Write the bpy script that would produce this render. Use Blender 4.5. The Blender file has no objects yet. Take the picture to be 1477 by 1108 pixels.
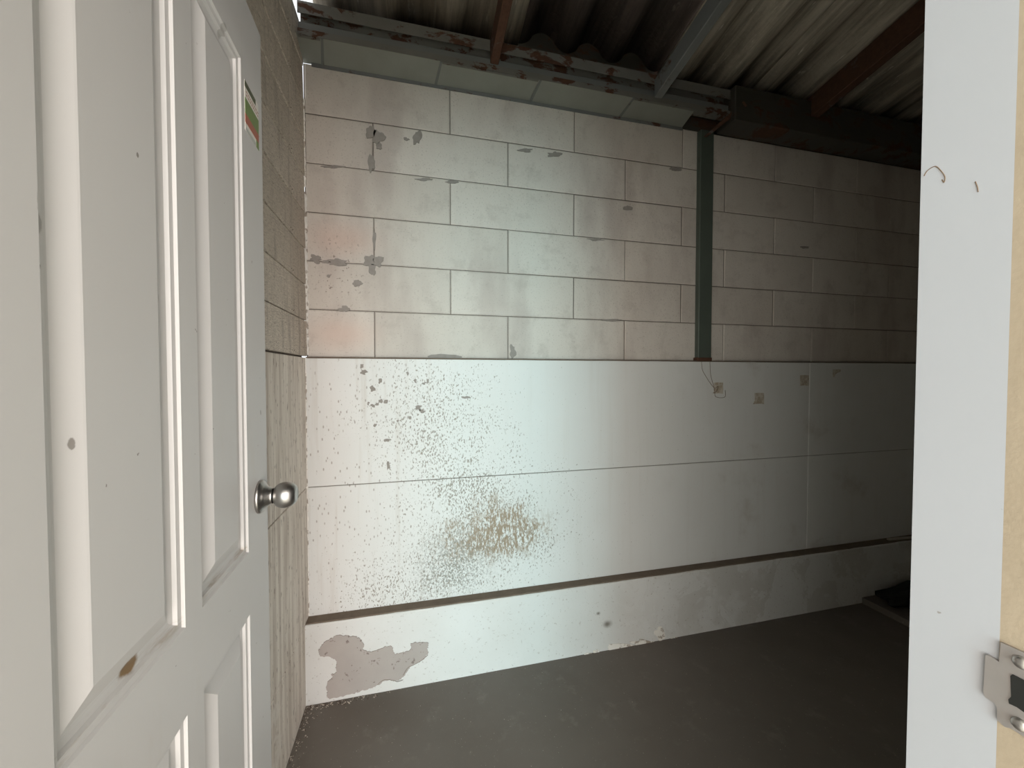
import bpy, bmesh, math, random
from mathutils import Vector, noise as mnoise
from mathutils.geometry import tessellate_polygon

R = math.radians
rnd = random.Random(7)
scene = bpy.context.scene
COL = scene.collection

# ------------------------------------------------------------------ camera
FPX, IW, IH = 570.0, 1477.0, 1108.0
YAW, PITCH, EYE = R(14.04), R(1.42), 1.33
cam_data = bpy.data.cameras.new('camera')
cam_data.sensor_width = 36.0
cam_data.lens = FPX / IW * 36.0
cam_data.clip_start = 0.01
cam = bpy.data.objects.new('camera', cam_data)
COL.objects.link(cam)
cam.location = (0, 0, EYE)
cam.rotation_euler = (R(90) - PITCH, 0, -YAW)
scene.camera = cam

# ------------------------------------------------------------------ world, lights, exposure
world = bpy.data.worlds.new('daylight')
scene.world = world
world.use_nodes = True
bg = world.node_tree.nodes['Background']
bg.inputs['Color'].default_value = (0.93, 0.97, 1.0, 1)
bg.inputs['Strength'].default_value = 1.3


def area(name, loc, target, sx, sy, power, color):
    d = bpy.data.lights.new(name, 'AREA')
    d.shape = 'RECTANGLE'
    d.size, d.size_y = sx, sy
    d.energy = power
    d.color = color
    o = bpy.data.objects.new(name, d)
    COL.objects.link(o)
    o.location = loc
    o.rotation_euler = (Vector(target) - Vector(loc)).to_track_quat('-Z', 'Y').to_euler()
    return o


# area lamps for daylight read off the wall's shadow edge; the porch is assumed
area('daylight_open_sky', (-0.80, -4.6, 1.25), (-0.80, 0, 1.25), 1.5, 2.4, 212, (0.68, 1.0, 1.04))
area('fill_side', (-3.9, -4.6, 1.25), (-3.9, 0, 1.25), 4.6, 2.4, 275, (1.0, 0.965, 0.89))  # added fill lamp, brightens the right part of the room
area('fill_overhead', (0.2, -3.0, 2.48), (0.2, -3.0, 0), 4.5, 2.2, 350, (1.0, 0.97, 0.95))  # added fill lamp under the porch ceiling, lights the ground to brighten the roof
area('daylight_sunlit_yard', (1.15, -4.6, 1.25), (1.15, 0, 1.25), 2.2, 2.4, 175, (1.0, 0.90, 0.86))

vs = scene.view_settings
vs.view_transform = 'Standard'
vs.look = 'None'
vs.gamma = 1.0
vs.exposure = 0.0
vs.use_curve_mapping = False

# ------------------------------------------------------------------ photo pixel -> direction helpers
_cp, _sp, _cy, _sy = math.cos(PITCH), math.sin(PITCH), math.cos(YAW), math.sin(YAW)


def ray(px, py):
    r = (px - IW / 2) / FPX
    u = -(py - IH / 2) / FPX
    f = Vector((_sy * _cp, _cy * _cp, -_sp))
    rt = Vector((_cy, -_sy, 0))
    up = rt.cross(f)
    return f + rt * r + up * u


def on_y(px, py, Y):                      # point on a plane parallel to the back wall
    d = ray(px, py)
    t = Y / d.y
    return Vector((d.x * t, Y, EYE + d.z * t))


def on_x(px, py, X):
    d = ray(px, py)
    t = X / d.x
    return Vector((X, d.y * t, EYE + d.z * t))


# ------------------------------------------------------------------ key dimensions (metres)
YB = 1.80        # block face of the back wall
YP = 1.765       # face of the lower cast panels
YF = 1.705       # face of the plinth beam
XL = -0.425      # left wall face
XR = 3.6
ZS = 1.40        # top of cast panels
ZM = 0.865
ZL = 0.325       # ledge
ZT = 2.60        # top of block work
YW0, YW1 = 0.10, 0.24   # front wall
ROOF_T = math.tan(R(10))
ROOF_Y0, ROOF_Z0 = 1.70, 2.80


def roof_z(y):
    return ROOF_Z0 + (ROOF_Y0 - y) * ROOF_T


DW, DT = 0.66, 0.035     # door leaf, hinged near the photographer and opened into the room
PHI = R(1.9)
free = Vector((-0.2897, 0.897, 0))
hinge = free + Vector((math.sin(PHI), -math.cos(PHI), 0)) * DW


def door_pt(px, py):
    d = ray(px, py)
    n_ = Vector((math.cos(PHI), math.sin(PHI), 0))
    t = (hinge.x * n_.x + hinge.y * n_.y) / (d.x * n_.x + d.y * n_.y)
    p = Vector((0, 0, EYE)) + d * t
    u = (p.x - hinge.x) * -math.sin(PHI) + (p.y - hinge.y) * math.cos(PHI)
    return u, p.z


# ------------------------------------------------------------------ node helper
class NT:
    def __init__(self, name):
        self.m = bpy.data.materials.new(name)
        self.m.use_nodes = True
        self.t = self.m.node_tree
        self.b = self.t.nodes['Principled BSDF']
        self.pos = self.t.nodes.new('ShaderNodeNewGeometry').outputs['Position']
        self.tc = self.t.nodes.new('ShaderNodeTexCoord').outputs['Object']

    def link(self, a, sock):
        if isinstance(a, bpy.types.NodeSocket):
            self.t.links.new(a, sock)
        else:
            if isinstance(a, tuple) and len(a) == 3 and sock.type == 'RGBA':
                a = a + (1,)
            sock.default_value = a

    def math(self, op, a, b=0.0, clamp=False):
        n = self.t.nodes.new('ShaderNodeMath')
        n.operation = op
        n.use_clamp = clamp
        self.link(a, n.inputs[0])
        self.link(b, n.inputs[1])
        return n.outputs[0]

    def map(self, vec, loc=(0, 0, 0), rot=(0, 0, 0), scale=(1, 1, 1)):
        n = self.t.nodes.new('ShaderNodeMapping')
        self.link(vec, n.inputs['Vector'])
        n.inputs['Location'].default_value = loc
        n.inputs['Rotation'].default_value = rot
        n.inputs['Scale'].default_value = scale
        return n.outputs[0]

    def noise(self, scale, detail=3.0, rough=0.55, vec=None, dist=0.0):
        n = self.t.nodes.new('ShaderNodeTexNoise')
        self.link(vec if vec is not None else self.pos, n.inputs['Vector'])
        n.inputs['Scale'].default_value = scale
        n.inputs['Detail'].default_value = detail
        n.inputs['Roughness'].default_value = rough
        n.inputs['Distortion'].default_value = dist
        return n.outputs['Fac']

    def voro(self, scale, vec=None):
        n = self.t.nodes.new('ShaderNodeTexVoronoi')
        self.link(vec if vec is not None else self.pos, n.inputs['Vector'])
        n.inputs['Scale'].default_value = scale
        return n.outputs['Distance'], n.outputs['Color']

    def rng(self, v, a, b, c=0.0, d=1.0, smooth=True):
        n = self.t.nodes.new('ShaderNodeMapRange')
        n.interpolation_type = 'SMOOTHSTEP' if smooth else 'LINEAR'
        self.link(v, n.inputs['Value'])
        n.inputs['From Min'].default_value = a
        n.inputs['From Max'].default_value = b
        n.inputs['To Min'].default_value = c
        n.inputs['To Max'].default_value = d
        return n.outputs[0]

    def mix(self, f, a, b, mode='MIX'):
        n = self.t.nodes.new('ShaderNodeMix')
        n.data_type = 'RGBA'
        n.blend_type = mode
        self.link(f, n.inputs[0])
        self.link(a, n.inputs[6])
        self.link(b, n.inputs[7])
        return n.outputs[2]

    def blob(self, c, rx, ry, rz, vec=None, wob=0.0, ws=6.0):
        """soft spot: 1 in the centre, 0 at the radius"""
        v = vec if vec is not None else self.pos
        m = self.map(v, loc=(-c[0] / rx, -c[1] / ry, -c[2] / rz), scale=(1 / rx, 1 / ry, 1 / rz))
        n = self.t.nodes.new('ShaderNodeVectorMath')
        n.operation = 'LENGTH'
        self.link(m, n.inputs[0])
        l = n.outputs['Value']
        if wob:
            l = self.math('ADD', l, self.math('MULTIPLY', self.math('SUBTRACT', self.noise(ws, 4, 0.6, v), 0.5), wob))
        return self.rng(l, 1.0, 0.0)

    def sep(self, v=None):
        n = self.t.nodes.new('ShaderNodeSeparateXYZ')
        self.link(v if v is not None else self.pos, n.inputs[0])
        return n.outputs

    def rand(self):
        return self.t.nodes.new('ShaderNodeObjectInfo').outputs['Random']

    def bump(self, h, strength=0.3, dist=0.002):
        n = self.t.nodes.new('ShaderNodeBump')
        n.inputs['Strength'].default_value = strength
        n.inputs['Distance'].default_value = dist
        self.link(h, n.inputs['Height'])
        self.t.links.new(n.outputs[0], self.b.inputs['Normal'])

    def out(self, color, rough=0.8, metal=0.0, spec=0.4):
        self.link(color, self.b.inputs['Base Color'])
        self.link(rough, self.b.inputs['Roughness'])
        self.link(metal, self.b.inputs['Metallic'])
        self.b.inputs['Specular IOR Level'].default_value = spec
        return self.m


M = {}


def build_materials():
    # aerated concrete blocks
    n = NT('aerated_block')
    base = n.mix(n.rand(), (0.60, 0.55, 0.49), (0.68, 0.63, 0.57))
    stain = n.rng(n.noise(1.7, 4, 0.6, n.map(n.pos, scale=(2.2, 1, 0.7))), 0.45, 0.72)
    base = n.mix(n.math('MULTIPLY', stain, 0.6), base, (0.42, 0.355, 0.32))
    blot = n.rng(n.noise(9, 6, 0.72), 0.50, 0.70)
    base = n.mix(n.math('MULTIPLY', blot, 0.35), base, (0.40, 0.35, 0.31))
    pores = n.rng(n.noise(150, 2, 0.6), 0.60, 0.70)
    base = n.mix(n.math('MULTIPLY', pores, 0.45), base, (0.34, 0.29, 0.26))
    a = on_y(495, 345, YB)
    b = on_y(493, 482, YB)
    pink = n.math('ADD', n.blob(a, 0.22, 0.5, 0.11), n.blob(b, 0.22, 0.5, 0.11), clamp=True)
    base = n.mix(n.math('MULTIPLY', pink, 0.5), base, (0.66, 0.48, 0.40))
    c = on_y(485, 395, YB)
    sp = n.math('MULTIPLY', n.rng(n.noise(70, 3, 0.6), 0.60, 0.66), n.blob(c, 0.2, 0.5, 0.28))
    base = n.mix(n.math('MULTIPLY', sp, 0.9), base, (0.20, 0.16, 0.13))
    n.bump(n.math('ADD', n.noise(90, 4, 0.6), n.math('MULTIPLY', pores, -0.8)), 0.35, 0.002)
    M['block'] = n.out(base, 0.92, spec=0.2)

    n = NT('mortar_bed')
    M['mortar'] = n.out(n.mix(n.noise(30), (0.11, 0.09, 0.075), (0.22, 0.19, 0.165)), 0.95, spec=0.1)
    n = NT('mortar_smear')
    n.bump(n.noise(120, 3), 0.5, 0.002)
    M['smear'] = n.out(n.mix(n.noise(45), (0.25, 0.225, 0.20), (0.36, 0.33, 0.30)), 0.95, spec=0.1)

    # white painted cast panels with mould specks
    n = NT('painted_panel')
    base = n.mix(n.noise(3.0, 4), (0.76, 0.765, 0.745), (0.69, 0.69, 0.66))
    vert = n.map(n.pos, scale=(9, 1, 0.5))
    st = n.rng(n.noise(3.0, 4, 0.6, vert), 0.5, 0.75)
    st = n.math('MULTIPLY', st, n.rng(n.sep()[0], 0.25, -0.2, 0.25, 1.0))
    base = n.mix(n.math('MULTIPLY', st, 0.35), base, (0.50, 0.44, 0.37))
    c1 = on_y(700, 765, YP)
    c2 = on_y(630, 600, YP)
    c3 = on_y(540, 880, YP)
    zone = n.math('ADD', n.blob(c1, 0.72, 1, 0.62, wob=0.9), n.math('MULTIPLY', n.blob(c2, 0.55, 1, 0.5, wob=0.7), 0.85))
    zone = n.math('ADD', zone, n.math('MULTIPLY', n.blob(c3, 0.5, 1, 0.4, wob=0.5), 0.6), clamp=True)
    fine = n.noise(120, 4, 0.65, n.map(n.pos, rot=(0, R(25), 0), scale=(1.25, 1, 0.7)))
    thr = n.math('SUBTRACT', 0.68, n.math('MULTIPLY', zone, 0.175))
    speck = n.rng(n.math('SUBTRACT', fine, thr), 0.0, 0.05)
    base = n.mix(n.math('MULTIPLY', speck, 0.85), base, (0.26, 0.23, 0.185))
    # scattered slanted flecks
    vec = n.map(n.pos, rot=(0, R(-38), 0), scale=(110, 40, 48))
    d, col = n.voro(1.0, vec)
    pick = n.rng(n.sep(col)[0], 0.80, 0.82)
    fl = n.math('MULTIPLY', n.rng(n.math('ADD', d, n.math('MULTIPLY', n.sep(col)[1], 0.3)), 0.55, 0.35), pick)
    c4 = on_y(540, 690, YP)
    fz = n.rng(n.blob(c4, 0.5, 1, 0.75, wob=0.7), 0.12, 0.35)
    base = n.mix(n.math('MULTIPLY', n.math('MULTIPLY', fl, fz), 0.7), base, (0.30, 0.26, 0.22))
    # larger grey paint chips
    d2, col2 = n.voro(1.0, n.map(n.pos, rot=(0, R(-30), 0), scale=(60, 40, 40)))
    c5 = on_y(565, 600, YP)
    ch = n.math('MULTIPLY', n.rng(n.math('ADD', d2, n.math('MULTIPLY', n.noise(120, 2), 0.5)), 0.62, 0.54), n.rng(n.sep(col2)[1], 0.80, 0.81))
    ch = n.math('MULTIPLY', ch, n.rng(n.blob(c5, 0.28, 1, 0.26, wob=0.7), 0.3, 0.4))
    base = n.mix(n.math('MULTIPLY', ch, 0.75), base, (0.38, 0.35, 0.32))
    # brown blotch and grey mould cloud
    c6 = on_y(718, 768, YP)
    br = n.math('MULTIPLY', n.blob(c6, 0.36, 1, 0.22, wob=1.1, ws=7), n.rng(n.noise(75, 4, 0.7, n.map(n.pos, scale=(1.6, 1, 0.5))), 0.38, 0.62))
    base = n.mix(n.math('MULTIPLY', n.rng(br, 0.0, 0.6), 0.9), base, (0.30, 0.22, 0.14))
    c7 = on_y(655, 815, YP)
    gr = n.math('MULTIPLY', n.blob(c7, 0.28, 1, 0.24, wob=1.1, ws=8), n.rng(n.noise(110, 4, 0.7), 0.46, 0.60))
    base = n.mix(n.math('MULTIPLY', gr, 0.9), base, (0.26, 0.26, 0.23))
    # a few handling scuffs on the far end
    sc = n.rng(n.noise(2.6, 5, 0.65), 0.56, 0.75)
    far = n.rng(n.sep()[0], 0.9, 2.0)
    base = n.mix(n.math('MULTIPLY', n.math('MULTIPLY', sc, far), 0.5), base, (0.42, 0.37, 0.30))
    n.bump(n.noise(60, 4, 0.6), 0.2, 0.002)
    M['panel'] = n.out(base, 0.62, spec=0.35)

    # plinth beam: thicker flaking paint
    n = NT('painted_plinth')
    base = n.mix(n.noise(4.0, 4), (0.75, 0.755, 0.735), (0.64, 0.63, 0.595))
    far = n.rng(n.sep()[0], 0.7, 1.8)
    low = n.rng(n.sep()[2], 0.24, 0.05)
    damp = n.rng(n.noise(3.5, 6, 0.7, n.pos, 0.6), 0.47, 0.50)
    damp = n.math('MULTIPLY', damp, n.math('MULTIPLY', far, n.rng(n.noise(5, 3), 0.35, 0.5)))
    base = n.mix(n.math('MULTIPLY', damp, 0.32), base, (0.40, 0.37, 0.31))
    sp = n.rng(n.noise(80, 4, 0.65), 0.62, 0.68)
    base = n.mix(n.math('MULTIPLY', sp, 0.45), base, (0.32, 0.27, 0.22))
    c8 = on_y(876, 900, YF)
    sp2 = n.math('ADD', n.blob(c8, 0.035, 1, 0.025, wob=0.5, ws=40), n.blob(on_y(863, 885, YF), 0.015, 1, 0.012), clamp=True)
    base = n.mix(n.math('MULTIPLY', sp2, 0.9), base, (0.16, 0.14, 0.11))
    n.bump(n.noise(14, 5, 0.6), 0.35, 0.006)
    M['plinth'] = n.out(base, 0.42, spec=0.5)

    n = NT('bare_render')
    n.bump(n.noise(70, 4, 0.6), 0.35, 0.002)
    c = n.mix(n.noise(7, 5, 0.6), (0.46, 0.415, 0.38), (0.36, 0.325, 0.30))
    c = n.mix(n.rng(n.noise(55, 3), 0.64, 0.7), c, (0.24, 0.2, 0.18))
    M['render'] = n.out(c, 0.9, spec=0.2)

    n = NT('ledge_dirt')
    c = n.mix(n.noise(22, 5, 0.7), (0.13, 0.105, 0.08), (0.24, 0.19, 0.15))
    n.bump(n.noise(120, 4), 0.6, 0.004)
    M['dirt'] = n.out(c, 0.95, spec=0.1)

    # left wall cast panels: streaky unpainted
    n = NT('streaked_panel')
    s1 = n.noise(3, 4, 0.6, n.map(n.pos, scale=(1, 14, 0.7)))
    base = n.mix(n.rng(s1, 0.35, 0.7), (0.78, 0.72, 0.64), (0.55, 0.48, 0.41))
    fl = n.rng(n.noise(26, 4, 0.6, n.map(n.pos, scale=(1, 3.2, 0.8))), 0.60, 0.66)
    base = n.mix(n.math('MULTIPLY', fl, 0.75), base, (0.24, 0.19, 0.15))
    pl = n.math('MULTIPLY', n.rng(n.noise(7, 5, 0.65), 0.56, 0.6), n.rng(n.sep()[2], 0.75, 0.3))
    base = n.mix(n.math('MULTIPLY', pl, 0.6), base, (0.74, 0.69, 0.62))
    n.bump(n.noise(50, 4), 0.3, 0.003)
    M['streak'] = n.out(base, 0.9, spec=0.2)

    # wood-grain fibre cement siding
    n = NT('wood_grain_siding')
    base = n.mix(n.rand(), (0.62, 0.55, 0.46), (0.74, 0.665, 0.57))
    gr = n.noise(6, 3, 0.6, n.map(n.tc, scale=(1, 1.2, 14)), 1.6)
    wv = n.math('SINE', n.math('MULTIPLY', gr, 60))
    base = n.mix(n.math('MULTIPLY', n.rng(wv, 0.1, 1.0), 0.7), base, (0.26, 0.21, 0.165))
    dr = n.rng(n.noise(5, 4, 0.6, n.map(n.pos, scale=(1, 6, 0.6))), 0.5, 0.75)
    base = n.mix(n.math('MULTIPLY', dr, 0.55), base, (0.26, 0.22, 0.18))
    n.bump(wv, 0.35, 0.0015)
    M['siding'] = n.out(base, 0.85, spec=0.25)

    n = NT('pale_filler')
    n.bump(n.noise(90, 4), 0.6, 0.003)
    M['filler'] = n.out(n.mix(n.rng(n.noise(35, 4), 0.52, 0.62), (0.85, 0.82, 0.76), (0.42, 0.36, 0.30)), 0.9, spec=0.2)

    n = NT('concrete_floor')
    base = n.mix(n.noise(2.2, 5, 0.6), (0.165, 0.142, 0.12), (0.115, 0.098, 0.08))
    base = n.mix(n.math('MULTIPLY', n.rng(n.noise(9, 6, 0.7), 0.55, 0.75), 0.5), base, (0.24, 0.215, 0.185))
    base = n.mix(n.rng(n.noise(140, 2), 0.70, 0.74), base, (0.36, 0.33, 0.28))
    n.bump(n.noise(35, 5), 0.15, 0.003)
    M['floor'] = n.out(base, n.rng(n.noise(4, 4), 0.3, 0.7, 0.42, 0.62), spec=0.45)

    # fibre cement roofing
    for nm, ca, cb, cc in (('roof_pale', (0.66, 0.58, 0.46), (0.42, 0.36, 0.28), (0.80, 0.74, 0.64)),
                           ('roof_shaded', (0.105, 0.085, 0.075), (0.17, 0.13, 0.115), (0.24, 0.19, 0.17)),  # shade near the eave is put into this sheet's colour
                           ('roof_grey', (0.62, 0.56, 0.46), (0.34, 0.30, 0.24), (0.85, 0.81, 0.71))):
        n = NT(nm)
        s = n.noise(5, 5, 0.65, n.map(n.pos, scale=(7, 0.6, 1)))
        base = n.mix(n.rng(s, 0.35, 0.65), ca, cb)
        base = n.mix(n.rng(n.noise(9, 5, 0.7, n.map(n.pos, scale=(3, 0.7, 1)), 0.5), 0.60, 0.70), base, cc)
        n.bump(n.noise(60, 4), 0.4, 0.003)
        M[nm] = n.out(base, 0.95, spec=0.15)

    # painted steel with rust
    def steel(nm, paint, paint2, rust_lo, rust_hi, glo=0.5):
        n = NT(nm)
        base = n.mix(n.noise(8, 4), paint, paint2)
        rm = n.rng(n.noise(7, 6, 0.7, n.map(n.pos, scale=(1, 1, 1.8)), 0.4), rust_lo, rust_hi)
        rust = n.mix(n.noise(60, 4), (0.060, 0.028, 0.017), (0.125, 0.060, 0.036))
        base = n.mix(rm, base, rust)
        n.bump(n.math('ADD', n.math('MULTIPLY', rm, 0.6), n.math('MULTIPLY', n.noise(90, 4), 0.4)), 0.5, 0.002)
        M[nm] = n.out(base, n.rng(rm, 0, 1, glo, 0.9), 0.0, spec=0.35)
    steel('steel_grey', (0.215, 0.205, 0.185), (0.14, 0.135, 0.12), 0.52, 0.58)
    steel('steel_greygreen', (0.31, 0.315, 0.28), (0.22, 0.225, 0.195), 0.66, 0.76)
    steel('steel_rust', (0.16, 0.15, 0.14), (0.12, 0.11, 0.1), 0.30, 0.42)
    steel('steel_dark', (0.07, 0.062, 0.05), (0.045, 0.042, 0.034), 0.50, 0.62)
    steel('steel_bluegrey', (0.20, 0.205, 0.20), (0.14, 0.145, 0.14), 0.58, 0.68)
    steel('steel_green', (0.10, 0.122, 0.10), (0.07, 0.085, 0.07), 0.66, 0.76)

    # moulded white door
    n = NT('door_paint')
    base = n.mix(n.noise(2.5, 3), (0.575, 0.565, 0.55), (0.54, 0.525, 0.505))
    sp = n.rng(n.noise(55, 3, 0.6), 0.735, 0.76)
    base = n.mix(n.math('MULTIPLY', sp, 0.8), base, (0.14, 0.11, 0.09))
    o = n.sep(n.tc)
    # grime lying on the lower mouldings of the upper panels, and a rust-brown drip
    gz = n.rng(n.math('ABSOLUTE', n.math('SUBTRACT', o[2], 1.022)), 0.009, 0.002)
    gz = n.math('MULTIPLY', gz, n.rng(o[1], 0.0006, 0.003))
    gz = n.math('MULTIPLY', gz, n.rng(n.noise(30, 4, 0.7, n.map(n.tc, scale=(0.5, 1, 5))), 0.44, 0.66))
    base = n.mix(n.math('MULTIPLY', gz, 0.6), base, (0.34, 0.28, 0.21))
    dr = n.blob((0.245, 0.006, 1.030), 0.022, 0.03, 0.010, n.tc, wob=0.6, ws=60)
    base = n.mix(n.rng(dr, 0.1, 0.5), base, (0.20, 0.12, 0.05))
    for px, py, ru, rz, k in ((64, 322, 0.006, 0.012, 0.5), (58, 292, 0.004, 0.02, 0.35), (236, 430, 0.003, 0.007, 1.0), (114, 640, 0.004, 0.008, 0.7), (348, 561, 0.003, 0.004, 1.0),
                          (64, 384, 0.004, 0.004, 0.9), (200, 224, 0.003, 0.004, 0.8), (376, 595, 0.004, 0.008, 0.6), (325, 45, 0.012, 0.02, 0.4)):
        u, z = door_pt(px, py)
        base = n.mix(n.math('MULTIPLY', n.rng(n.blob((u, 0.0, z), ru, 0.05, rz, n.tc, wob=0.8, ws=150), 0.15, 0.5), k), base, (0.12, 0.10, 0.08))
    sm = n.math('MULTIPLY', n.rng(n.noise(5, 5, 0.65, n.map(n.tc, scale=(2, 1, 0.6))), 0.58, 0.72), 0.25)
    base = n.mix(sm, base, (0.5, 0.46, 0.40))
    n.bump(n.noise(260, 3), 0.05, 0.0005)
    M['door'] = n.out(base, 0.42, spec=0.45)

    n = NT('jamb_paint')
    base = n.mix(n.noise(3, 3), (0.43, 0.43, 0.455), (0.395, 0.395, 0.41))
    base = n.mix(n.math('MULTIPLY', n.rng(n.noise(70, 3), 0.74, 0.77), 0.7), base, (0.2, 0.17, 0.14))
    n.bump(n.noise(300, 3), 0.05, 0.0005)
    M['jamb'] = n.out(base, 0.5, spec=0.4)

    n = NT('raw_timber')
    base = n.mix(n.noise(30, 5, 0.7, n.map(n.pos, scale=(1, 1, 0.5))), (0.42, 0.34, 0.25), (0.32, 0.25, 0.175))
    n.bump(n.noise(200, 4), 0.3, 0.001)
    M['timber'] = n.out(base, 0.85, spec=0.2)

    n = NT('brushed_steel')
    n.bump(n.noise(500, 2, 0.5, n.map(n.tc, scale=(0.05, 1, 1))), 0.06, 0.0005)
    M['metal'] = n.out((0.46, 0.44, 0.42), 0.33, 1.0)
    n = NT('zinc_plate')
    M['zinc'] = n.out(n.mix(n.noise(40, 4), (0.52, 0.48, 0.46), (0.38, 0.35, 0.33)), 0.48, 0.8)
    for nm, c, r_ in (('black', (0.012, 0.012, 0.010), 0.7), ('sticker_green', (0.17, 0.25, 0.07), 0.4),
                      ('sticker_dark', (0.075, 0.085, 0.035), 0.4), ('sticker_red', (0.42, 0.12, 0.07), 0.4),
                      ('sticker_white', (0.78, 0.75, 0.68), 0.4), ('sticker_ink', (0.42, 0.22, 0.17), 0.5),
                      ('sticker_grey', (0.50, 0.52, 0.48), 0.4), ('wire', (0.17, 0.11, 0.07), 0.6),
                      ('strip', (0.55, 0.50, 0.42), 0.6)):
        n = NT(nm)
        M[nm] = n.out(n.mix(n.noise(40), c, tuple(x * 0.8 for x in c)), r_)
    n = NT('old_adhesive')
    M['pad'] = n.out(n.mix(n.rng(n.noise(45, 4, 0.7), 0.42, 0.6), (0.58, 0.54, 0.46), (0.42, 0.355, 0.27)), 0.85)
    n = NT('grit')
    M['grit'] = n.out(n.mix(n.rng(n.noise(90, 2), 0.45, 0.55), (0.55, 0.49, 0.42), (0.12, 0.09, 0.07)), 0.95, spec=0.1)
    n = NT('pale_concrete')
    M['yard'] = n.out(n.mix(n.noise(3), (0.64, 0.62, 0.57), (0.55, 0.53, 0.48)), 0.9)  # made pale so the unseen outside floor bounces light up to the roof
    n = NT('porch_plaster')
    M['porch'] = n.out(n.mix(n.noise(3), (0.42, 0.40, 0.37), (0.36, 0.34, 0.31)), 0.9)


build_materials()


# ------------------------------------------------------------------ object helpers
def link(name, me, mat=None, parent=None, loc=(0, 0, 0), rot=(0, 0, 0)):
    o = bpy.data.objects.new(name, me)
    COL.objects.link(o)
    if mat is not None and me is not None and not me.materials:
        me.materials.append(mat)
    o.location = loc
    o.rotation_euler = rot
    if parent is not None:
        o.parent = parent
    return o


def tag(o, label=None, cat=None, group=None, kind=None):
    for k, v in (('label', label), ('category', cat), ('group', group), ('kind', kind)):
        if v:
            o[k] = v
    return o


def bm_mesh(bm, name, smooth=False):
    me = bpy.data.meshes.new(name)
    bmesh.ops.recalc_face_normals(bm, faces=bm.faces)
    if smooth:
        for f in bm.faces:
            f.smooth = True
    bm.to_mesh(me)
    bm.free()
    return me


def add_box(bm, x0, x1, y0, y1, z0, z1):
    vs_ = [bm.verts.new((x, y, z)) for x in (x0, x1) for y in (y0, y1) for z in (z0, z1)]
    for f in ((0, 1, 3, 2), (4, 6, 7, 5), (0, 4, 5, 1), (2, 3, 7, 6), (0, 2, 6, 4), (1, 5, 7, 3)):
        bm.faces.new([vs_[i] for i in f])
    return vs_


def box_mesh(name, x0, x1, y0, y1, z0, z1, bevel=0.0, seg=1):
    bm = bmesh.new()
    add_box(bm, x0, x1, y0, y1, z0, z1)
    if bevel:
        bmesh.ops.bevel(bm, geom=bm.edges[:], offset=bevel, segments=seg, affect='EDGES', profile=0.5)
    return bm_mesh(bm, name)


def multi_box(name, boxes):
    bm = bmesh.new()
    for b in boxes:
        add_box(bm, *b)
    return bm_mesh(bm, name)


def plate_mesh(name, pts, thick, axis='y'):
    """outline pts (world) on a wall plane, given a small real thickness towards the room"""
    bm = bmesh.new()
    off = Vector((0, -thick, 0)) if axis == 'y' else Vector((thick, 0, 0))
    back = [bm.verts.new(p) for p in pts]
    front = [bm.verts.new(Vector(p) + off) for p in pts]
    k = len(pts)
    for i in range(k):
        bm.faces.new((back[i], back[(i + 1) % k], front[(i + 1) % k], front[i]))
    flat = [Vector((p[0], p[2], 0)) if axis == 'y' else Vector((p[1], p[2], 0)) for p in pts]
    for tri in tessellate_polygon([flat]):
        bm.faces.new([front[i] for i in tri])
        bm.faces.new([back[i] for i in reversed(tri)])
    return bm_mesh(bm, name)


def lathe(name, prof, seg=40):
    """profile (radius, distance along local -y)"""
    bm = bmesh.new()
    rings = []
    for r, h in prof:
        if r < 1e-6:
            rings.append([bm.verts.new((0, -h, 0))])
        else:
            rings.append([bm.verts.new((r * math.cos(2 * math.pi * i / seg), -h, r * math.sin(2 * math.pi * i / seg))) for i in range(seg)])
    for a, b in zip(rings, rings[1:]):
        for i in range(seg):
            j = (i + 1) % seg
            if len(a) == 1 and len(b) > 1:
                bm.faces.new((a[0], b[i], b[j]))
            elif len(b) == 1 and len(a) > 1:
                bm.faces.new((a[i], a[j], b[0]))
            elif len(a) > 1:
                bm.faces.new((a[i], a[j], b[j], b[i]))
    return bm_mesh(bm, name, True)


def tube(name, pts, r, seg=6):
    bm = bmesh.new()
    rings = []
    n_ = len(pts)
    for i, p in enumerate(pts):
        t = (Vector(pts[min(i + 1, n_ - 1)]) - Vector(pts[max(i - 1, 0)])).normalized()
        a = t.orthogonal().normalized()
        b = t.cross(a)
        rings.append([bm.verts.new(Vector(p) + a * r * math.cos(2 * math.pi * k / seg) + b * r * math.sin(2 * math.pi * k / seg)) for k in range(seg)])
    for A, B in zip(rings, rings[1:]):
        # line the rings up to avoid twisting
        s = min(range(seg), key=lambda q: sum((A[k].co - B[(k + q) % seg].co).length for k in range(seg)))
        for k in range(seg):
            bm.faces.new((A[k], A[(k + 1) % seg], B[(k + 1 + s) % seg], B[(k + s) % seg]))
    bm.faces.new(rings[0])
    bm.faces.new(rings[-1])
    return bm_mesh(bm, name, True)


def smooth_path(pts, sub=6):
    pts = [Vector(p) for p in pts]
    out = []
    for i in range(len(pts) - 1):
        p0, p1, p2, p3 = pts[max(i - 1, 0)], pts[i], pts[i + 1], pts[min(i + 2, len(pts) - 1)]
        for k in range(sub):
            t = k / sub
            out.append(0.5 * ((2 * p1) + (-p0 + p2) * t + (2 * p0 - 5 * p1 + 4 * p2 - p3) * t * t + (-p0 + 3 * p1 - 3 * p2 + p3) * t ** 3))
    out.append(pts[-1])
    return out


# ------------------------------------------------------------------ floor
tag(link('floor', box_mesh('floor', -0.6, XR, YW0, 1.95, -0.12, 0.0), M['floor']),
    'dark grey bare concrete floor of the narrow store room', kind='structure')

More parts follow.
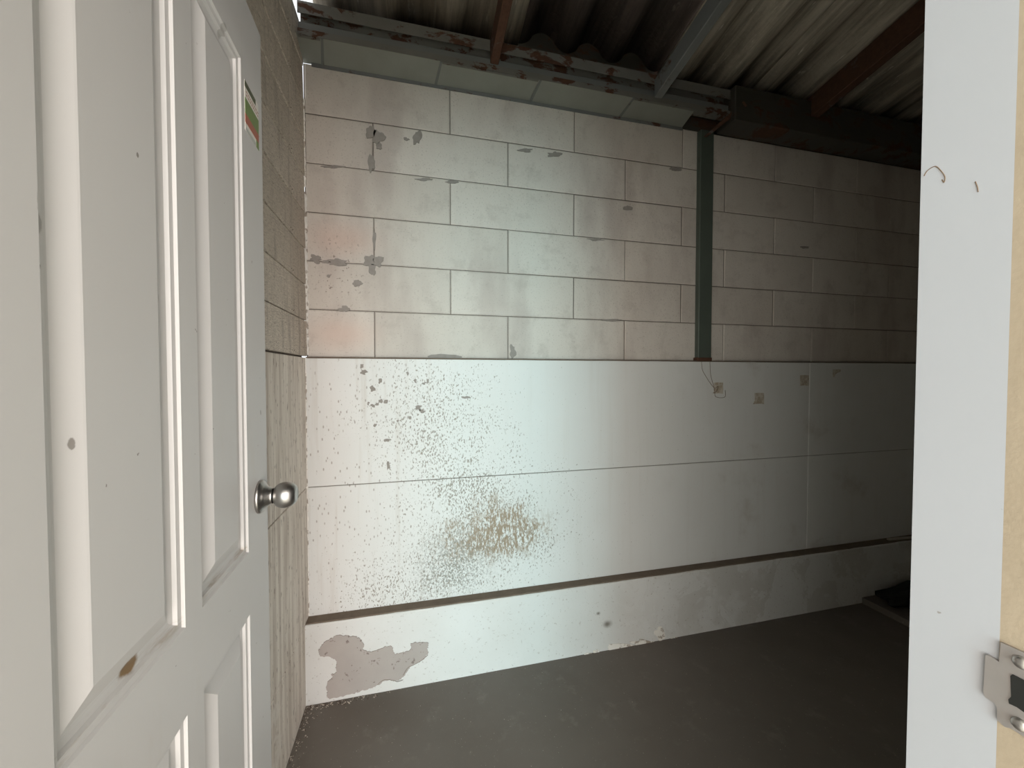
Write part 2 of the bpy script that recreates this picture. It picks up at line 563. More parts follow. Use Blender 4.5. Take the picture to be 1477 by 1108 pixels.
# ------------------------------------------------------------------ back wall: mortar core, blocks, cast panels, plinth
wall_back = link('wall_back', multi_box('wall_back', [
    (XL - 0.003, XR, YB + 0.004, YB + 0.08, ZS, ZT),
    (XL - 0.07, XR, YP + 0.006, YB + 0.08, 0, ZS - 0.006)]), M['mortar'])
tag(wall_back, 'back wall of pale blocks above white cast panels', kind='structure')

XA = [0.166, 0.760, 1.3626, 1.9566, 2.5524, 3.150, 3.75]
XB = [-0.160, 0.432, 1.035, 1.6272, 2.232, 2.826, 3.42, 4.0]


JT = 0.0035


def worn_block(L, seed):
    """block whose front arrises are a little chipped"""
    g = JT / 2
    x0, x1, z0, z1 = g, L - g, g, 0.2 - g
    nx = max(3, int(L / 0.05))
    ring = [(x0 + (x1 - x0) * i / nx, z0) for i in range(nx)] + [(x1, z0 + (z1 - z0) * i / 3) for i in range(3)]
    ring += [(x1 - (x1 - x0) * i / nx, z1) for i in range(nx)] + [(x0, z1 - (z1 - z0) * i / 3) for i in range(3)]
    bm = bmesh.new()
    cx, cz = (x0 + x1) / 2, (z0 + z1) / 2
    front, mid, back = [], [], []
    for i, (x, z) in enumerate(ring):
        w = 0.0030 + 0.0045 * max(0.0, mnoise.noise(Vector((x * 23, z * 23, seed * 5.1))))
        sx, sz = (1 if x < cx else -1), (1 if z < cz else -1)
        ex = 1 if x in (x0, x1) else 0
        ez = 1 if z in (z0, z1) else 0
        front.append(bm.verts.new((x + sx * w * ex, 0, z + sz * w * ez)))
        mid.append(bm.verts.new((x, 0.003, z)))
        back.append(bm.verts.new((x, 0.075, z)))
    k = len(ring)
    bm.faces.new(front)
    bm.faces.new(back[::-1])
    for a, b in ((front, mid), (mid, back)):
        for i in range(k):
            bm.faces.new((a[i], a[(i + 1) % k], b[(i + 1) % k], b[i]))
    return bm_mesh(bm, 'block')


block_cache = {}
for row in range(6):
    z0 = ZS + 0.2 * row
    joints = XA if row % 2 == 1 else XB
    xs = [XL] + [j for j in joints if j < XR - 0.02] + [XR]
    for a, b in zip(xs, xs[1:]):
        L = round(b - a, 3)
        if L not in block_cache:
            me = worn_block(L, len(block_cache))
            me.materials.append(M['block'])
            block_cache[L] = me
        link('block', block_cache[L], None, wall_back, (a, YB + rnd.uniform(-0.0016, 0.0016), z0),
             (rnd.uniform(-0.003, 0.003), 0, 0))

for (x0, x1, z0, z1) in ((XL, 2.181, ZM + 0.0015, ZS - 0.004), (2.183, XR, ZM + 0.0015, ZS - 0.004),
                         (XL, 2.181, ZL - 0.02, ZM - 0.0015), (2.183, XR, ZL - 0.02, ZM - 0.0015)):
    link('cast_panel', box_mesh('cast_panel', x0, x1, YP, YB + 0.05, z0, z1, 0.002), M['panel'], wall_back)


def wavy_bar(name, x0, x1, y0, y1, z0, z1, n_, amp, seed):
    """long beam whose front top edge is a little uneven"""
    bm = bmesh.new()
    prev = None
    for i in range(n_ + 1):
        x = x0 + (x1 - x0) * i / n_
        j = amp * (mnoise.noise(Vector((x * 9, seed, 0))) + 0.5 * mnoise.noise(Vector((x * 31, seed, 3))))
        k = amp * mnoise.noise(Vector((x * 7, seed, 9)))
        c = [bm.verts.new((x, y1, z0)), bm.verts.new((x, y1, z1)), bm.verts.new((x, y0 + 0.004 + k, z1 + j * 0.4)),
             bm.verts.new((x, y0 + k, z1 - 0.005 + j)), bm.verts.new((x, y0 + k * 0.5, z0))]
        if prev:
            for q in range(5):
                bm.faces.new((prev[q], prev[(q + 1) % 5], c[(q + 1) % 5], c[q]))
        else:
            bm.faces.new(c)
        prev = c
    bm.faces.new(prev[::-1])
    return bm_mesh(bm, name)


link('plinth_beam', wavy_bar('plinth_beam', XL, XR, YF, YP + 0.03, -0.02, ZL, 220, 0.003, 2.0), M['plinth'], wall_back)
link('ledge_dust', wavy_bar('ledge_dust', XL, XR, YF + 0.006, YP + 0.002, ZL - 0.003, ZL + 0.004, 160, 0.0025, 5.0), M['dirt'], wall_back)
link('joint_grime', wavy_bar('joint_grime', XL, XR, YP + 0.001, YB + 0.01, ZS - 0.005, ZS + 0.001, 160, 0.002, 8.0), M['dirt'], wall_back)


# mortar smears on the blocks
def blob_pts(cx, cy, rx, ry, seed, n_=22, jag=0.35, Y=YB):
    pts = []
    for i in range(n_):
        a = 2 * math.pi * i / n_
        k = 1 + jag * 1.6 * mnoise.noise(Vector((math.cos(a) * 1.7, math.sin(a) * 1.7, seed * 3.7)))
        pts.append(on_y(cx + rx * k * math.cos(a), cy + ry * k * math.sin(a), Y))
    return pts


for i, (cx, cy, rx, ry) in enumerate((
        (534, 190, 8, 8), (545, 198, 9, 8), (547, 211, 4, 5), (536, 237, 5, 14), (602, 199, 6, 9), (586, 201, 4, 2),
        (455, 374, 9, 5), (486, 378, 14, 5), (532, 377, 7, 7), (545, 377, 7, 7), (537, 389, 5, 9), (516, 409, 6, 4),
        (474, 398, 3, 2.5), (498, 446, 8, 4), (739, 508, 4, 9), (758, 217, 11, 3), (799, 223, 9, 3.5), (652, 263, 8, 2),
        (905, 300, 6, 3), (480, 241, 16, 2), (612, 259, 14, 2), (860, 346, 12, 2), (973, 244, 8, 3), (540, 345, 2.2, 14),
        (640, 515, 22, 3.5), (470, 378, 6, 2.2), (1160, 357, 6, 1.8), (880, 462, 14, 1.8))):
    o = link('mortar_patch', plate_mesh('mortar_patch', blob_pts(cx, cy, rx, ry, i + 1.3, jag=0.45), 0.0035), M['smear'], wall_back)
    o['label'] = 'grey mortar smear'

# patch where the paint has peeled off the plinth
peel = [(130, 715), (147, 697), (165, 685), (190, 670), (220, 665), (255, 668), (290, 672), (312, 685), (322, 705), (320, 728), (345, 740),
        (370, 733), (400, 722), (430, 712), (448, 714), (455, 735), (462, 750), (490, 742), (520, 735), (533, 722), (528, 706), (545, 697),
        (575, 695), (610, 700), (606, 722), (608, 745), (590, 768), (565, 785), (540, 798), (520, 815), (505, 838), (490, 858), (465, 868),
        (440, 862), (415, 868), (390, 882), (360, 895), (330, 905), (300, 915), (270, 925), (220, 935), (170, 948), (158, 935), (162, 915),
        (156, 890), (165, 870), (185, 852), (178, 840), (205, 828), (196, 810), (204, 790), (195, 770), (170, 760), (130, 757), (120, 735)]
pk = []
for i, (a, b) in enumerate(peel):
    c, d = peel[(i + 1) % len(peel)]
    for t in (0.0, 0.2, 0.4, 0.6, 0.8):
        x, y = a + (c - a) * t, b + (d - b) * t
        pk.append(on_y(420 + (x + rnd.uniform(-3, 3)) / 3.077, 700 + (y + rnd.uniform(-3, 3)) / 3.077, YF))
o = link('peeled_patch', plate_mesh('peeled_patch', pk, 0.004), M['render'], wall_back)
o['label'] = 'grey patch where the white paint has peeled'

for pts in (((1240, 580), (1280, 515), (1330, 490), (1400, 450), (1460, 400)), ((1010, 665), (1070, 620), (1150, 625), (1190, 637), (1240, 620))):
    P = smooth_path([on_y(380 + x / 6.154, 880 + y / 6.154, YF - 0.004) for x, y in pts])
    link('paint_crack', tube('paint_crack', P, 0.0009, 5), M['dirt'], wall_back)
# grey spots where the paint of the upper panel has chipped away
for i, (cx, cy, rx, ry) in enumerate(((524, 537, 5, 4), (522, 528, 3, 3), (548, 550, 2.6, 3.5), (537, 561, 4, 4), (531, 582, 2, 2), (537, 585, 4, 2), (544, 583, 3, 2),
                                      (549, 579, 3, 3.2), (557, 579, 2.8, 3), (603, 588, 5, 4), (609, 593, 4, 3), (599, 549, 2.5, 3), (591, 602, 2, 2.5), (574, 607, 1.8, 1.8),
                                      (617, 550, 2, 4), (611, 553, 4, 1.8), (558, 635, 5, 2), (560, 672, 2.5, 6), (588, 538, 1.8, 2.4), (541, 613, 2, 3), (672, 573, 6, 2.4))):
    link('paint_chip', plate_mesh('paint_chip', blob_pts(cx, cy, rx, ry, i + 70.3, n_=12, jag=0.6, Y=YP), 0.0012), M['smear'], wall_back)

# ------------------------------------------------------------------ left wall: wood-grain siding over cast panels
wall_left = link('wall_left', multi_box('wall_left', [
    (XL - 0.06, XL - 0.03, YW1, 1.74, ZS, 2.78),
    (XL - 0.08, XL - 0.012, YW1, 1.76, 0, ZS + 0.01)]), M['mortar'])
tag(wall_left, 'left wall of wood-grain boards above streaked cast panels', kind='structure')
EXPO = 0.147


def board_mesh(L):
    bm = bmesh.new()
    prof = [(-0.016, 0.0025), (-0.0015, 0.0025), (0.0, 0.005), (-0.002, EXPO - 0.0015), (-0.016, EXPO - 0.0015)]
    A = [bm.verts.new((x, 0, z)) for x, z in prof]
    B = [bm.verts.new((x, L, z)) for x, z in prof]
    for i in range(5):
        bm.faces.new((A[i], A[(i + 1) % 5], B[(i + 1) % 5], B[i]))
    bm.faces.new(A)
    bm.faces.new(B[::-1])
    me = bm_mesh(bm, 'siding_board')
    me.materials.append(M['siding'])
    return me


b_long, b_short, b_top = board_mesh(1.6 - 0.0015 - YW1), board_mesh(1.792 - 1.6015), board_mesh(1.3)
nail = lathe('nail_head', [(0, 0.0015), (0.002, 0.001), (0.0022, -0.002)], 8)
nail.materials.append(M['dirt'])
for k in range(9):
    z = ZS + 0.002 + k * EXPO
    o = link('siding_board', b_long, None, wall_left, (XL, YW1, z))
    o = link('siding_board', b_short, None, wall_left, (XL - 0.0005, 1.6015, z), (0, 0, rnd.uniform(-0.004, 0.004)))
    for yy in (1.612, 1.588):
        link('nail_head', nail, None, o, (0.0005, yy - 1.6015, 0.016), (0, 0, R(90)))
link('siding_board', b_top, None, wall_left, (XL, YW1, ZS + 0.002 + 9 * EXPO))
link('siding_board', b_top, None, wall_left, (XL, YW1 - 0.5, ZS + 0.002 + 10 * EXPO))
for z0, z1 in ((ZM + 0.002, ZS - 0.003), (ZL + 0.002, ZM - 0.002), (-0.02, ZL - 0.002)):
    link('cast_panel', box_mesh('cast_panel', XL - 0.05, XL, YW1, YB, z0, z1, 0.002), M['streak'], wall_left)


def corner_filler(name, zs, wa, wb, seed):
    bm = bmesh.new()
    prev = None
    for i, z in enumerate(zs):
        a = max(0.0015, wa * (1.0 + 1.4 * mnoise.noise(Vector((z * 38, seed, 0)))))
        b = max(0.001, wb * (1.0 + 1.6 * mnoise.noise(Vector((z * 47, seed, 4)))))
        yb = YB if z > ZS else YP
        c = [bm.verts.new((XL - 0.004, yb + 0.004, z)), bm.verts.new((XL - 0.004, yb - a, z)), bm.verts.new((XL + 0.001 + b * 0.3, yb - a * 0.35, z)),
             bm.verts.new((XL + b, yb + 0.002, z))]
        if prev:
            for q in range(4):
                bm.faces.new((prev[q], prev[(q + 1) % 4], c[(q + 1) % 4], c[q]))
        else:
            bm.faces.new(c)
        prev = c
    bm.faces.new(prev[::-1])
    return bm_mesh(bm, name)


link('corner_filler', corner_filler('corner_filler', [ZS + 0.01 + i * 0.006 for i in range(112)], 0.012, 0.006, 1.0), M['filler'], wall_back)
link('corner_filler', corner_filler('corner_filler', [ZS + 0.70 + i * 0.006 for i in range(60)], 0.004, 0.002, 3.0), M['filler'], wall_back)
link('corner_filler', corner_filler('corner_filler', [ZL + 0.01 + i * 0.006 for i in range(178)], 0.006, 0.004, 2.0), M['filler'], wall_back)

# ------------------------------------------------------------------ front wall with the doorway, right wall
XJ0, XJ1 = -0.27, 0.41           # clear opening between the jambs
DH = 2.02
wall_front = link('wall_front', multi_box('wall_front', [
    (XL - 0.10, XJ0 - 0.05, YW0, YW1, 0, 3.2), (XJ1 + 0.05, XR, YW0, YW1, 0, 3.2), (XJ0 - 0.05, XJ1 + 0.05, YW0, YW1, DH + 0.05, 3.2)]), M['porch'])
tag(wall_front, 'plastered front wall around the doorway', kind='structure')
tag(link('wall_right', box_mesh('wall_right', XR, XR + 0.08, YW0, 1.9, 0, 3.2), M['block']), 'block end wall of the store room', kind='structure')

trim = link('trim_1', None)
tag(trim, 'white painted door frame with bare timber edge', kind='structure')
YE = 0.187                        # where the white paint ends and bare timber begins
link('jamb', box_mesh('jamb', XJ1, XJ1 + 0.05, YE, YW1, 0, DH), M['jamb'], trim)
o = link('jamb_edge', box_mesh('jamb_edge', XJ1, XJ1 + 0.05, YW0 - 0.01, YE, 0, DH), M['timber'], trim)
o['label'] = 'bare light brown timber edge'
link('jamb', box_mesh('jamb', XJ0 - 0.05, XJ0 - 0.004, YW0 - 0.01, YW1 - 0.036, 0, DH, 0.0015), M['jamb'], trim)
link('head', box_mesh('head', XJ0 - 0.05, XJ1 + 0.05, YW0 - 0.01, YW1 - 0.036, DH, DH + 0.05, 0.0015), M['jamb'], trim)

# strike plate
SX = XJ1 + 0.0001


def sp(px, py):
    return on_x(px, py, SX)


out_pts = [sp(*p) for p in ((1446, 926), (1480, 941), (1520, 962), (1520, 1090), (1480, 1062), (1461, 1050), (1452, 1048), (1441, 1038),
                            (1441, 1020), (1438, 1014), (1424, 1005), (1421, 999), (1424, 945), (1427, 944), (1444, 954))]
strike = link('strike_plate', plate_mesh('strike_plate', out_pts, -0.0022, 'x'), M['zinc'], trim)
strike['label'] = 'scratched metal strike plate with latch hole'
hole = [sp(*p) for p in ((1461, 974), (1464, 972), (1500, 990), (1500, 1040), (1470, 1019), (1459, 1014), (1458, 1008), (1462, 1004))]
link('latch_hole', plate_mesh('latch_hole', [p + Vector((-0.0022, 0, 0)) for p in hole], -0.0006, 'x'), M['black'], strike)
scr = sp(1474, 1044)
link('screw', lathe('screw', [(0, 0.0032), (0.003, 0.0028), (0.0042, 0.0015), (0.0045, 0.0)], 16), M['metal'], strike, (SX - 0.002, scr.y, scr.z), (0, 0, R(-90)))
scr = sp(1476, 955)
link('screw', strike.children[1].data, None, strike, (SX - 0.002, scr.y, scr.z), (0, 0, R(-90)))
# hair-like dry strands stuck to the paint
for pts in (((1333, 254), (1338, 246), (1349, 240), (1357, 246), (1363, 255), (1362, 263), (1359, 259)), ((1407, 262), (1410, 270), (1411, 277))):
    P = smooth_path([on_x(x, y, XJ1) for x, y in pts])
    link('dry_strand', tube('dry_strand', P, 0.0004, 5), M['wire'], trim)

# ------------------------------------------------------------------ door leaf, opened into the room
door = link('door_1', None, loc=(hinge.x, hinge.y, 0), rot=(0, 0, R(90) + PHI))
tag(door, 'white four-panel door standing open against the left wall', 'door', kind='structure')


def door_leaf():
    bm = bmesh.new()
    Z0, Z1 = 0.012, 2.0
    cols = [(DW - 0.52, DW - 0.324), (DW - 0.28, DW - 0.107)]
    rows = [(0.20, 0.90), (1.012, 1.877)]
    xs = sorted({0, DW} | {c for p in cols for c in p})
    zs = sorted({Z0, Z1} | {c for p in rows for c in p})
    prof = [(0.0, 0.0), (0.002, 0.0035), (0.009, 0.0042), (0.011, 0.0085), (0.018, 0.0100), (0.021, 0.0100), (0.041, 0.0015), (0.043, 0.0008)]

    def v(x, y, z):
        return bm.verts.new((x, y, z))
    for side in (1, -1):
        yf = 0.0 if side == 1 else DT
        for i in range(len(xs) - 1):
            for j in range(len(zs) - 1):
                x0, x1, z0, z1 = xs[i], xs[i + 1], zs[j], zs[j + 1]
                if (x0, x1) in cols and (z0, z1) in rows:
                    prev = None
                    for t, d in prof:
                        y = yf + side * d
                        c = [v(x0 + t, y, z0 + t), v(x1 - t, y, z0 + t), v(x1 - t, y, z1 - t), v(x0 + t, y, z1 - t)]
                        if prev:
                            for q in range(4):
                                bm.faces.new((prev[q], prev[(q + 1) % 4], c[(q + 1) % 4], c[q]))
                        prev = c
                    bm.faces.new(prev)
                else:
                    bm.faces.new((v(x0, yf, z0), v(x1, yf, z0), v(x1, yf, z1), v(x0, yf, z1)))
    for a, b in (((0, Z0), (DW, Z0)), ((DW, Z0), (DW, Z1)), ((DW, Z1), (0, Z1)), ((0, Z1), (0, Z0))):
        bm.faces.new((v(a[0], 0, a[1]), v(b[0], 0, b[1]), v(b[0], DT, b[1]), v(a[0], DT, a[1])))
    bmesh.ops.remove_doubles(bm, verts=bm.verts[:], dist=0.0003)
    return bm_mesh(bm, 'door_leaf')


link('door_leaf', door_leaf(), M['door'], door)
KZ, KU = 1.094, DW - 0.046
knob = link('door_knob', lathe('door_knob', [(0.0145, 0.004), (0.0145, 0.019), (0.0120, 0.0195), (0.0115, 0.022), (0.0120, 0.0245), (0.0165, 0.0265), (0.0205, 0.030), (0.0232, 0.0345),
                                             (0.0247, 0.040), (0.0250, 0.0445), (0.0243, 0.050), (0.0222, 0.056), (0.0185, 0.061), (0.0150, 0.0637), (0.0125, 0.0645),
                                             (0.0115, 0.0640), (0.0, 0.0640)], 48), M['metal'], door, (KU, 0, KZ))
knob['label'] = 'brushed steel door knob'
link('rosette', lathe('rosette', [(0.0, 0.0), (0.0315, 0.0), (0.0315, 0.0035), (0.030, 0.006), (0.024, 0.0095), (0.019, 0.0135), (0.0165, 0.019), (0.0150, 0.020), (0.0145, 0.023)], 48), M['metal'], knob)
link('knob', lathe('knob', [(0.0145, -DT), (0.03, -DT), (0.03, -DT - 0.004), (0.012, -DT - 0.012), (0.012, -DT - 0.028), (0.024, -DT - 0.042), (0.02, -DT - 0.058), (0, -DT - 0.062)], 32), M['metal'], knob)
for zz in (0.25, 1.75):
    link('hinge', lathe('hinge', [(0, -0.05), (0.006, -0.05), (0.006, 0.05), (0, 0.05)], 12), M['zinc'], door, (-0.004, 0.036, zz), (R(90), 0, 0))


# sticker on the lock stile
u0, u1 = door_pt(353, 165)[0], door_pt(372, 165)[0]
zt, zb = door_pt(353, 116)[1], door_pt(353, 186)[1]
HS = zt - zb
sticker = link('sticker', box_mesh('sticker', u0, u1, -0.0006, 0, zb, zt), M['sticker_white'], door)
sticker['label'] = 'small green, white and red striped sticker'
for nm, a, b, mt, ua, ub in (('stripe', 0.0, 0.12, 'sticker_dark', 0.0, 0.78), ('stripe', 0.34, 0.66, 'sticker_green', 0, 1), ('stripe', 0.66, 0.84, 'sticker_red', 0, 1),
                             ('stripe', 0.93, 1.0, 'sticker_grey', 0.05, 0.75), ('stripe', 0.84, 1.0, 'sticker_green', 0.8, 1.0)):
    link(nm, box_mesh(nm, u0 + (u1 - u0) * ua, u0 + (u1 - u0) * ub, -0.001, -0.0004, zt - HS * b, zt - HS * a), M[mt], sticker)
for q in range(2):
    x = 0.08
    while x < 0.92:
        w = rnd.uniform(0.04, 0.11)
        link('print_mark', box_mesh('print_mark', u0 + (u1 - u0) * x, u0 + (u1 - u0) * (x + w), -0.0009, -0.0004, zt - HS * (0.205 + 0.07 * q), zt - HS * (0.18 + 0.07 * q)), M['sticker_ink'], sticker)
        x += w + 0.04

# ------------------------------------------------------------------ roof: corrugated sheets
ceiling = link('ceiling', None)
tag(ceiling, 'underside of the sloping corrugated roof', kind='structure')


def sheet(x0, x1, y0, y1, lift, mat, pitch=0.25, amp=0.026, phase=0.0, tilt=0.0):
    bm = bmesh.new()
    n_ = int((x1 - x0) / 0.012)
    rows = []
    for (y, zo) in ((y0, 0), (y1, 0), (y1, 0.007), (y0, 0.007)):
        r_ = []
        for i in range(n_ + 1):
            x = x0 + (x1 - x0) * i / n_
            c = math.cos(2 * math.pi * (x - phase) / pitch)
            w = amp * (math.copysign(abs(c) ** 0.7, c))
            r_.append(bm.verts.new((x, y, roof_z(y) + lift + w + zo + tilt * (x - x0))))
        rows.append(r_)
    for a in range(4):
        A, B = rows[a], rows[(a + 1) % 4]
        for i in range(n_):
            bm.faces.new((A[i], A[i + 1], B[i + 1], B[i]))
    for i in (0, n_):
        bm.faces.new([rows[a][i] for a in range(4)])
    me = bm_mesh(bm, 'roof_sheet', True)
    return link('roof_sheet', me, M[mat], ceiling)


sheet(-0.375, 0.10, 0.0, 1.815, 0.022, 'roof_pale', 0.25, 0.022, 0.03)
sheet(0.08, 0.47, 0.0, 1.815, 0.030, 'roof_pale', 0.25, 0.022, 0.03)
sheet(0.43, 1.24, 0.0, 1.815, 0.115, 'roof_shaded', 0.235, 0.035, 0.60)
for k in range(5):
    sheet(1.20 + 0.5 * k, 1.73 + 0.5 * k, 0.0, 1.815, 0.026 + 0.008 * (k % 2), 'roof_grey', 0.25, 0.036, 1.42)
sheet(-0.9, -0.33, 0.0, 1.50, 0.05, 'roof_pale', 0.25, 0.022, 0.03)

tag(link('eave_sky_block', box_mesh('eave_sky_block', -0.36, XR, 1.805, 1.825, 2.60, 2.98), M['steel_dark']), 'added board blocking sky light above the wall, coloured dark for shade', kind='structure')  # added to block sky light at the eave; its dark colour stands for shade

# ------------------------------------------------------------------ steel work
YC = 1.70
chan = link('channel_beam', None, loc=(0, YC, 2.63))
tag(chan, 'grey lipped steel channel spotted with rust along the eave', 'beam')
X0, X1 = XL + 0.004, 1.555
link('web', box_mesh('web', X0, X1, 0.040, 0.044, 0.0, 0.125), M['steel_grey'], chan)
link('flange', box_mesh('flange', X0, X1, -0.004, 0.044, 0.0, 0.004), M['steel_grey'], chan)
link('flange', box_mesh('flange', X0, X1, -0.004, 0.044, 0.121, 0.125), M['steel_grey'], chan)
link('lip', box_mesh('lip', X0, X1, -0.006, -0.002, 0.0, 0.024), M['steel_grey'], chan)
link('lip', box_mesh('lip', X0, X1, -0.006, -0.002, 0.082, 0.127), M['steel_grey'], chan)
link('stiffener_tube', box_mesh('stiffener_tube', X0, X1, 0.003, 0.040, 0.018, 0.058, 0.004), M['steel_bluegrey'], chan)

# sloping eave flashing in lapped lengths between channel and block work
fl = link('eave_flashing', None, loc=(0, YC, 2.6))
tag(fl, 'grey-green lapped metal flashing below the rusty channel', 'flashing')
fx = [XL + 0.002, -0.33, 0.126, 0.56, 1.02, 1.355]
for i, (a, b) in enumerate(zip(fx, fx[1:])):
    bm = bmesh.new()
    e = 0.004 * (i % 2)
    v_ = [(a - 0.012, -0.004, 0.034 - e), (b, -0.004, 0.034 - e), (b, 0.104, 0.002 - e), (a - 0.012 - 0.02, 0.104, 0.002 - e)]
    lo = [bm.verts.new(p) for p in v_]
    hi = [bm.verts.new((p[0], p[1], p[2] + 0.0016)) for p in v_]
    bm.faces.new(lo)
    bm.faces.new(hi[::-1])
    for q in range(4):
        bm.faces.new((lo[q], lo[(q + 1) % 4], hi[(q + 1) % 4], hi[q]))
    link('flashing_sheet', bm_mesh(bm, 'flashing_sheet'), M['steel_greygreen'], fl)
for a in fx[1:-1]:
    bm = bmesh.new()
    q = [bm.verts.new(p) for p in ((a - 0.009, -0.005, 0.028), (a, -0.005, 0.028), (a - 0.018, 0.1, -0.004), (a - 0.030, 0.1, -0.004))]
    t = [bm.verts.new(v.co + Vector((0, 0, 0.003))) for v in q]
    bm.faces.new(q)
    bm.faces.new(t[::-1])
    for k in range(4):
        bm.faces.new((q[k], q[(k + 1) % 4], t[(k + 1) % 4], t[k]))
    link('lap_seam', bm_mesh(bm, 'lap_seam'), M['steel_bluegrey'], fl)
link('edge_strip', box_mesh('edge_strip', XL + 0.03, 1.355, 0.094, 0.0985, -0.012, 0.002), M['steel_bluegrey'], fl)

tag(link('box_beam', box_mesh('box_beam', 1.558, XR, 1.665, 1.79, 2.592, 2.765, 0.004), M['steel_dark']),
    'dark rusty box beam running right from the green post', 'beam')


def rafter(x, w, h, mat, label, drop=0.0):
    bm = bmesh.new()
    y0, y1 = 0.24, YC - 0.008
    pr = []
    for y in (y0, y1):
        zt_ = roof_z(y) - 0.012 - drop
        pr.append([bm.verts.new((x + dx, y, zt_ + dz)) for dx, dz in ((-w / 2, 0), (w / 2, 0), (w / 2, -h), (-w / 2, -h))])
    for q in range(4):
        bm.faces.new((pr[0][q], pr[0][(q + 1) % 4], pr[1][(q + 1) % 4], pr[1][q]))
    bm.faces.new(pr[0])
    bm.faces.new(pr[1][::-1])
    bmesh.ops.bevel(bm, geom=bm.edges[:], offset=0.003, segments=1, affect='EDGES')
    t = link('rafter', bm_mesh(bm, 'rafter'), M[mat])
    tag(t, label, 'rafter', 'steel rafters under the roof sheets')
    return t


rafter(0.345, 0.036, 0.10, 'steel_rust', 'narrow rust-brown steel rafter beside the dark roof sheet', 0.035)
rafter(1.14, 0.040, 0.085, 'steel_bluegrey', 'blue-grey steel rafter between the dark and grey roof sheets', 0.060)
rafter(2.06, 0.050, 0.11, 'steel_rust', 'dark red rusty rafter under the grey roof sheets')

post = link('steel_post', None, loc=(1.39, YP + 0.016, ZS))
tag(post, 'slim dark green steel post standing on the cast panels', 'post')
px0 = on_y(1009, 400, YP).x - 1.39
px1 = on_y(1028, 400, YP).x - 1.39
link('shaft', box_mesh('shaft', px0, px1, -0.014, 0.017, 0.0, 1.192, 0.003), M['steel_green'], post)
link('base_weld', box_mesh('base_weld', px0 - 0.008, px1 + 0.004, -0.016, 0.017, -0.001, 0.018, 0.003), M['steel_rust'], post)
link('knee_bracket', plate_mesh('knee_bracket', [(px0 + 0.01, -0.02, 1.15), (px0 + 0.03, -0.02, 1.15), (px1 + 0.10, -0.10, 1.27), (px1 + 0.08, -0.10, 1.29)], 0.02), M['steel_rust'], post)

# ------------------------------------------------------------------ small things on the back wall
pad_defs = ((1036, 560, 6.5, 8, 'square brown adhesive patch with a curl of wire on the white panel'),
            (1095, 575, 6.5, 8, 'square adhesive patch with a dark lower corner on the white panel'),
            (1160, 549, 6, 7.5, 'faint square adhesive patch beside the panel joint'),
            (1206, 538, 5.5, 6, 'torn dark adhesive scrap just below the grimy joint'))
for i, (cx, cy, rx, ry, lab) in enumerate(pad_defs):
    if i == 3:
        pp = [(1201, 533), (1212, 533), (1212, 536), (1207, 538), (1204, 541), (1203, 544), (1201, 544)]
    else:
        pp = [(cx - rx, cy - ry), (cx, cy - ry - 0.4), (cx + rx, cy - ry), (cx + rx + 0.3, cy), (cx + rx, cy + ry), (cx, cy + ry - 0.6), (cx - rx - (2.5 if i == 1 else 0), cy + ry), (cx - rx, cy + ry * 0.4)]
    o = link('adhesive_patch', plate_mesh('adhesive_patch', [on_y(x, y, YP) for x, y in pp], 0.002), M['pad'])
    tag(o, lab, 'adhesive patch', 'old adhesive patches on the panels')


def wire(pts, lab):
    P = smooth_path([on_y(x, y, YP - d) for x, y, d in pts])
    o = link('hanging_wire', tube('hanging_wire', P, 0.0011, 6), M['wire'])
    tag(o, lab, 'wire', 'thin wires below the post')


wire([(1012, 522, 0.004), (1013, 533, 0.006), (1017, 541, 0.006), (1024, 552, 0.005), (1031, 560, 0.005), (1036, 557, 0.007), (1033, 565, 0.006), (1028, 567, 0.004)],
     'thin brown wire slanting from post foot to adhesive patch')
wire([(1024, 522, 0.004), (1025, 540, 0.006), (1029, 556, 0.009), (1031, 565, 0.008), (1032, 572, 0.007), (1040, 574, 0.006), (1046, 572, 0.006), (1046, 563, 0.005)],
     'thin brown wire hanging straight from post foot and curling up')

# pale strip on the ledge, low concrete step and black lump at the far end
p = on_y(1283, 785, 1.74)
tag(link('pale_strip', box_mesh('pale_strip', -0.02, 0.4, -0.008, 0.008, 0, 0.010, 0.002), M['strip'], None, (p.x, 1.735, ZL + 0.005), (0, 0, R(-4))),
    'thin pale strip lying on the dusty ledge', 'strip')
tag(link('concrete_step', wavy_bar('concrete_step', 2.52, XR, 0.95, YF - 0.004, -0.01, 0.035, 60, 0.010, 4.0), M['floor']),
    'low rough concrete step on the floor at the dark end', 'step')


def lump(name, rx, ry, rz, seed):
    bm = bmesh.new()
    bmesh.ops.create_icosphere(bm, subdivisions=4, radius=1.0)
    for v in bm.verts:
        k = 1 + 0.35 * mnoise.noise(v.co * 1.7 + Vector((seed, 0, 0))) + 0.15 * mnoise.noise(v.co * 4.5 + Vector((0, seed, 0)))
        v.co = Vector((v.co.x * rx * k, v.co.y * ry * k, max(0.0, v.co.z * rz * k + rz * 0.55)))
    return bm_mesh(bm, name, True)


tag(link('dark_lump', lump('dark_lump', 0.26, 0.07, 0.05, 3.3), M['black'], None, (on_y(1300, 855, 1.6).x + 0.12, 1.6, 0.046)),
    'flat black lump on the concrete step against the plinth', 'bundle')


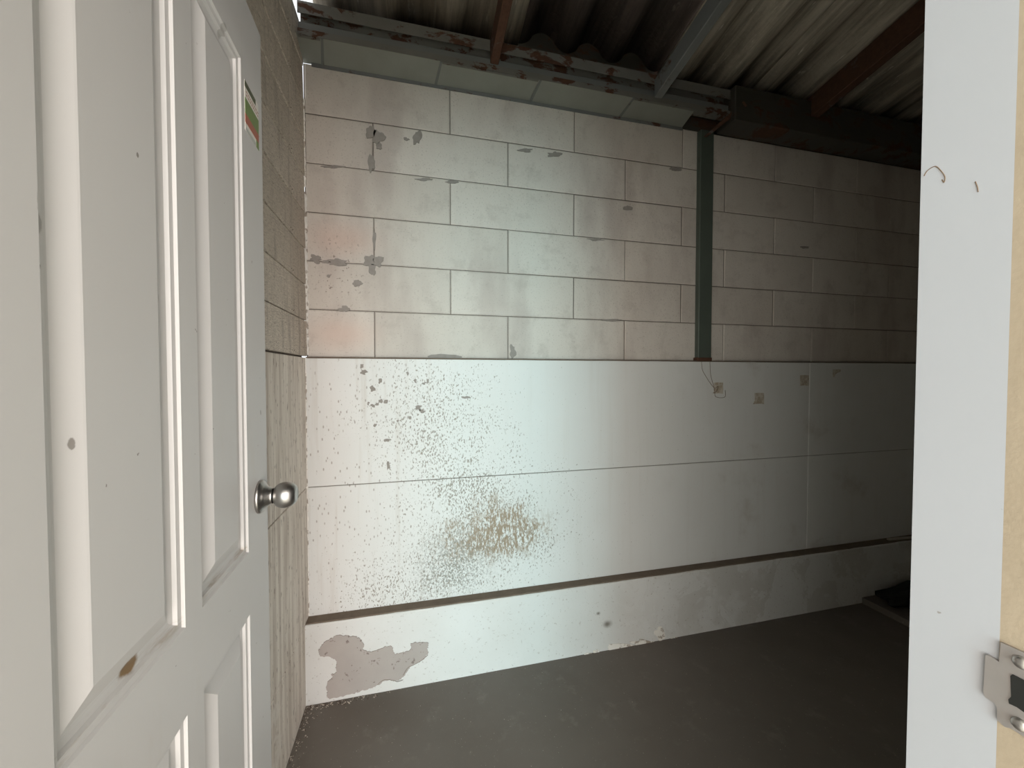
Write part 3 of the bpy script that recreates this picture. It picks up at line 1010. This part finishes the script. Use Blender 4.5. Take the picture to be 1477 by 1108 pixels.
# ------------------------------------------------------------------ grit swept into the corner
def grit():
    bm = bmesh.new()
    r2 = random.Random(3)

    def chip(x, y, s):
        n0 = len(bm.verts)
        c = Vector((x, y, s * 0.35))
        vs_ = []
        for d in ((1, 0, 0), (-1, 0, 0), (0, 1, 0), (0, -1, 0), (0, 0, 1), (0, 0, -1)):
            vs_.append(bm.verts.new(c + Vector((d[0] * s * r2.uniform(.5, 1.2), d[1] * s * r2.uniform(.5, 1.2), d[2] * s * r2.uniform(.3, .6)))))
        for f in ((0, 2, 4), (2, 1, 4), (1, 3, 4), (3, 0, 4), (2, 0, 5), (1, 2, 5), (3, 1, 5), (0, 3, 5)):
            bm.faces.new([vs_[i] for i in f])
    for _ in range(520):
        if r2.random() < 0.55:
            x = XL + abs(r2.gauss(0, 0.018)) + 0.003
            y = r2.uniform(0.95, YF)
            if r2.random() > (y - 0.6):
                continue
        else:
            x = XL + abs(r2.gauss(0, 0.14)) + 0.003
            y = YF - abs(r2.gauss(0, 0.012)) - 0.003
        chip(x, y, r2.uniform(0.0012, 0.0042))
    for _ in range(60):
        chip(r2.uniform(XL + 0.02, 1.0), YF - abs(r2.gauss(0, 0.2)) - 0.01, r2.uniform(0.001, 0.0025))
    return bm_mesh(bm, 'floor_grit')


tag(link('floor_grit', grit(), M['grit']), 'pale and dark grit swept into the floor corner', 'grit', kind='stuff')
flake_pts = (((848, 944), 5, 4), ((860, 941), 4, 4), ((900, 935), 22, 5), ((925, 928), 16, 6), ((952, 915), 8, 9), ((975, 922), 12, 3), ((1010, 917), 14, 2.5))
for i, ((cx, cy), rx, ry) in enumerate(flake_pts):
    o = link('paint_flake', plate_mesh('paint_flake', blob_pts(cx, cy, rx, ry, 40 + i, jag=0.5, Y=YF), 0.003), M['filler'], wall_back)

# ------------------------------------------------------------------ assumed unseen porch, added to keep sky light out and bounce light in
tag(link('floor_porch', box_mesh('floor_porch', -6.3, XR, -4.8, YW0, -0.12, 0.0), M['yard']), 'unseen concrete floor outside the doorway, made pale to bounce light in', kind='structure')
tag(link('ceiling_sky_block', box_mesh('ceiling_sky_block', -6.3, XR, -4.8, YW0, 2.5, 2.56), M['porch']), 'unseen added ceiling that keeps sky light out', kind='structure')
tag(link('wall_sky_block_left', box_mesh('wall_sky_block_left', -6.38, -6.3, -4.8, YW1, 0, 2.56), M['porch']), 'unseen added side wall that keeps sky light out', kind='structure')
tag(link('wall_sky_block_right', box_mesh('wall_sky_block_right', XR, XR + 0.08, -4.8, YW0, 0, 2.56), M['porch']), 'unseen added side wall that keeps sky light out, far side', kind='structure')
tag(link('wall_porch_front', box_mesh('wall_porch_front', -6.3, XL - 0.1, YW0, YW1, 0, 2.56), M['porch']), 'plain front wall left of the doorway', kind='structure')
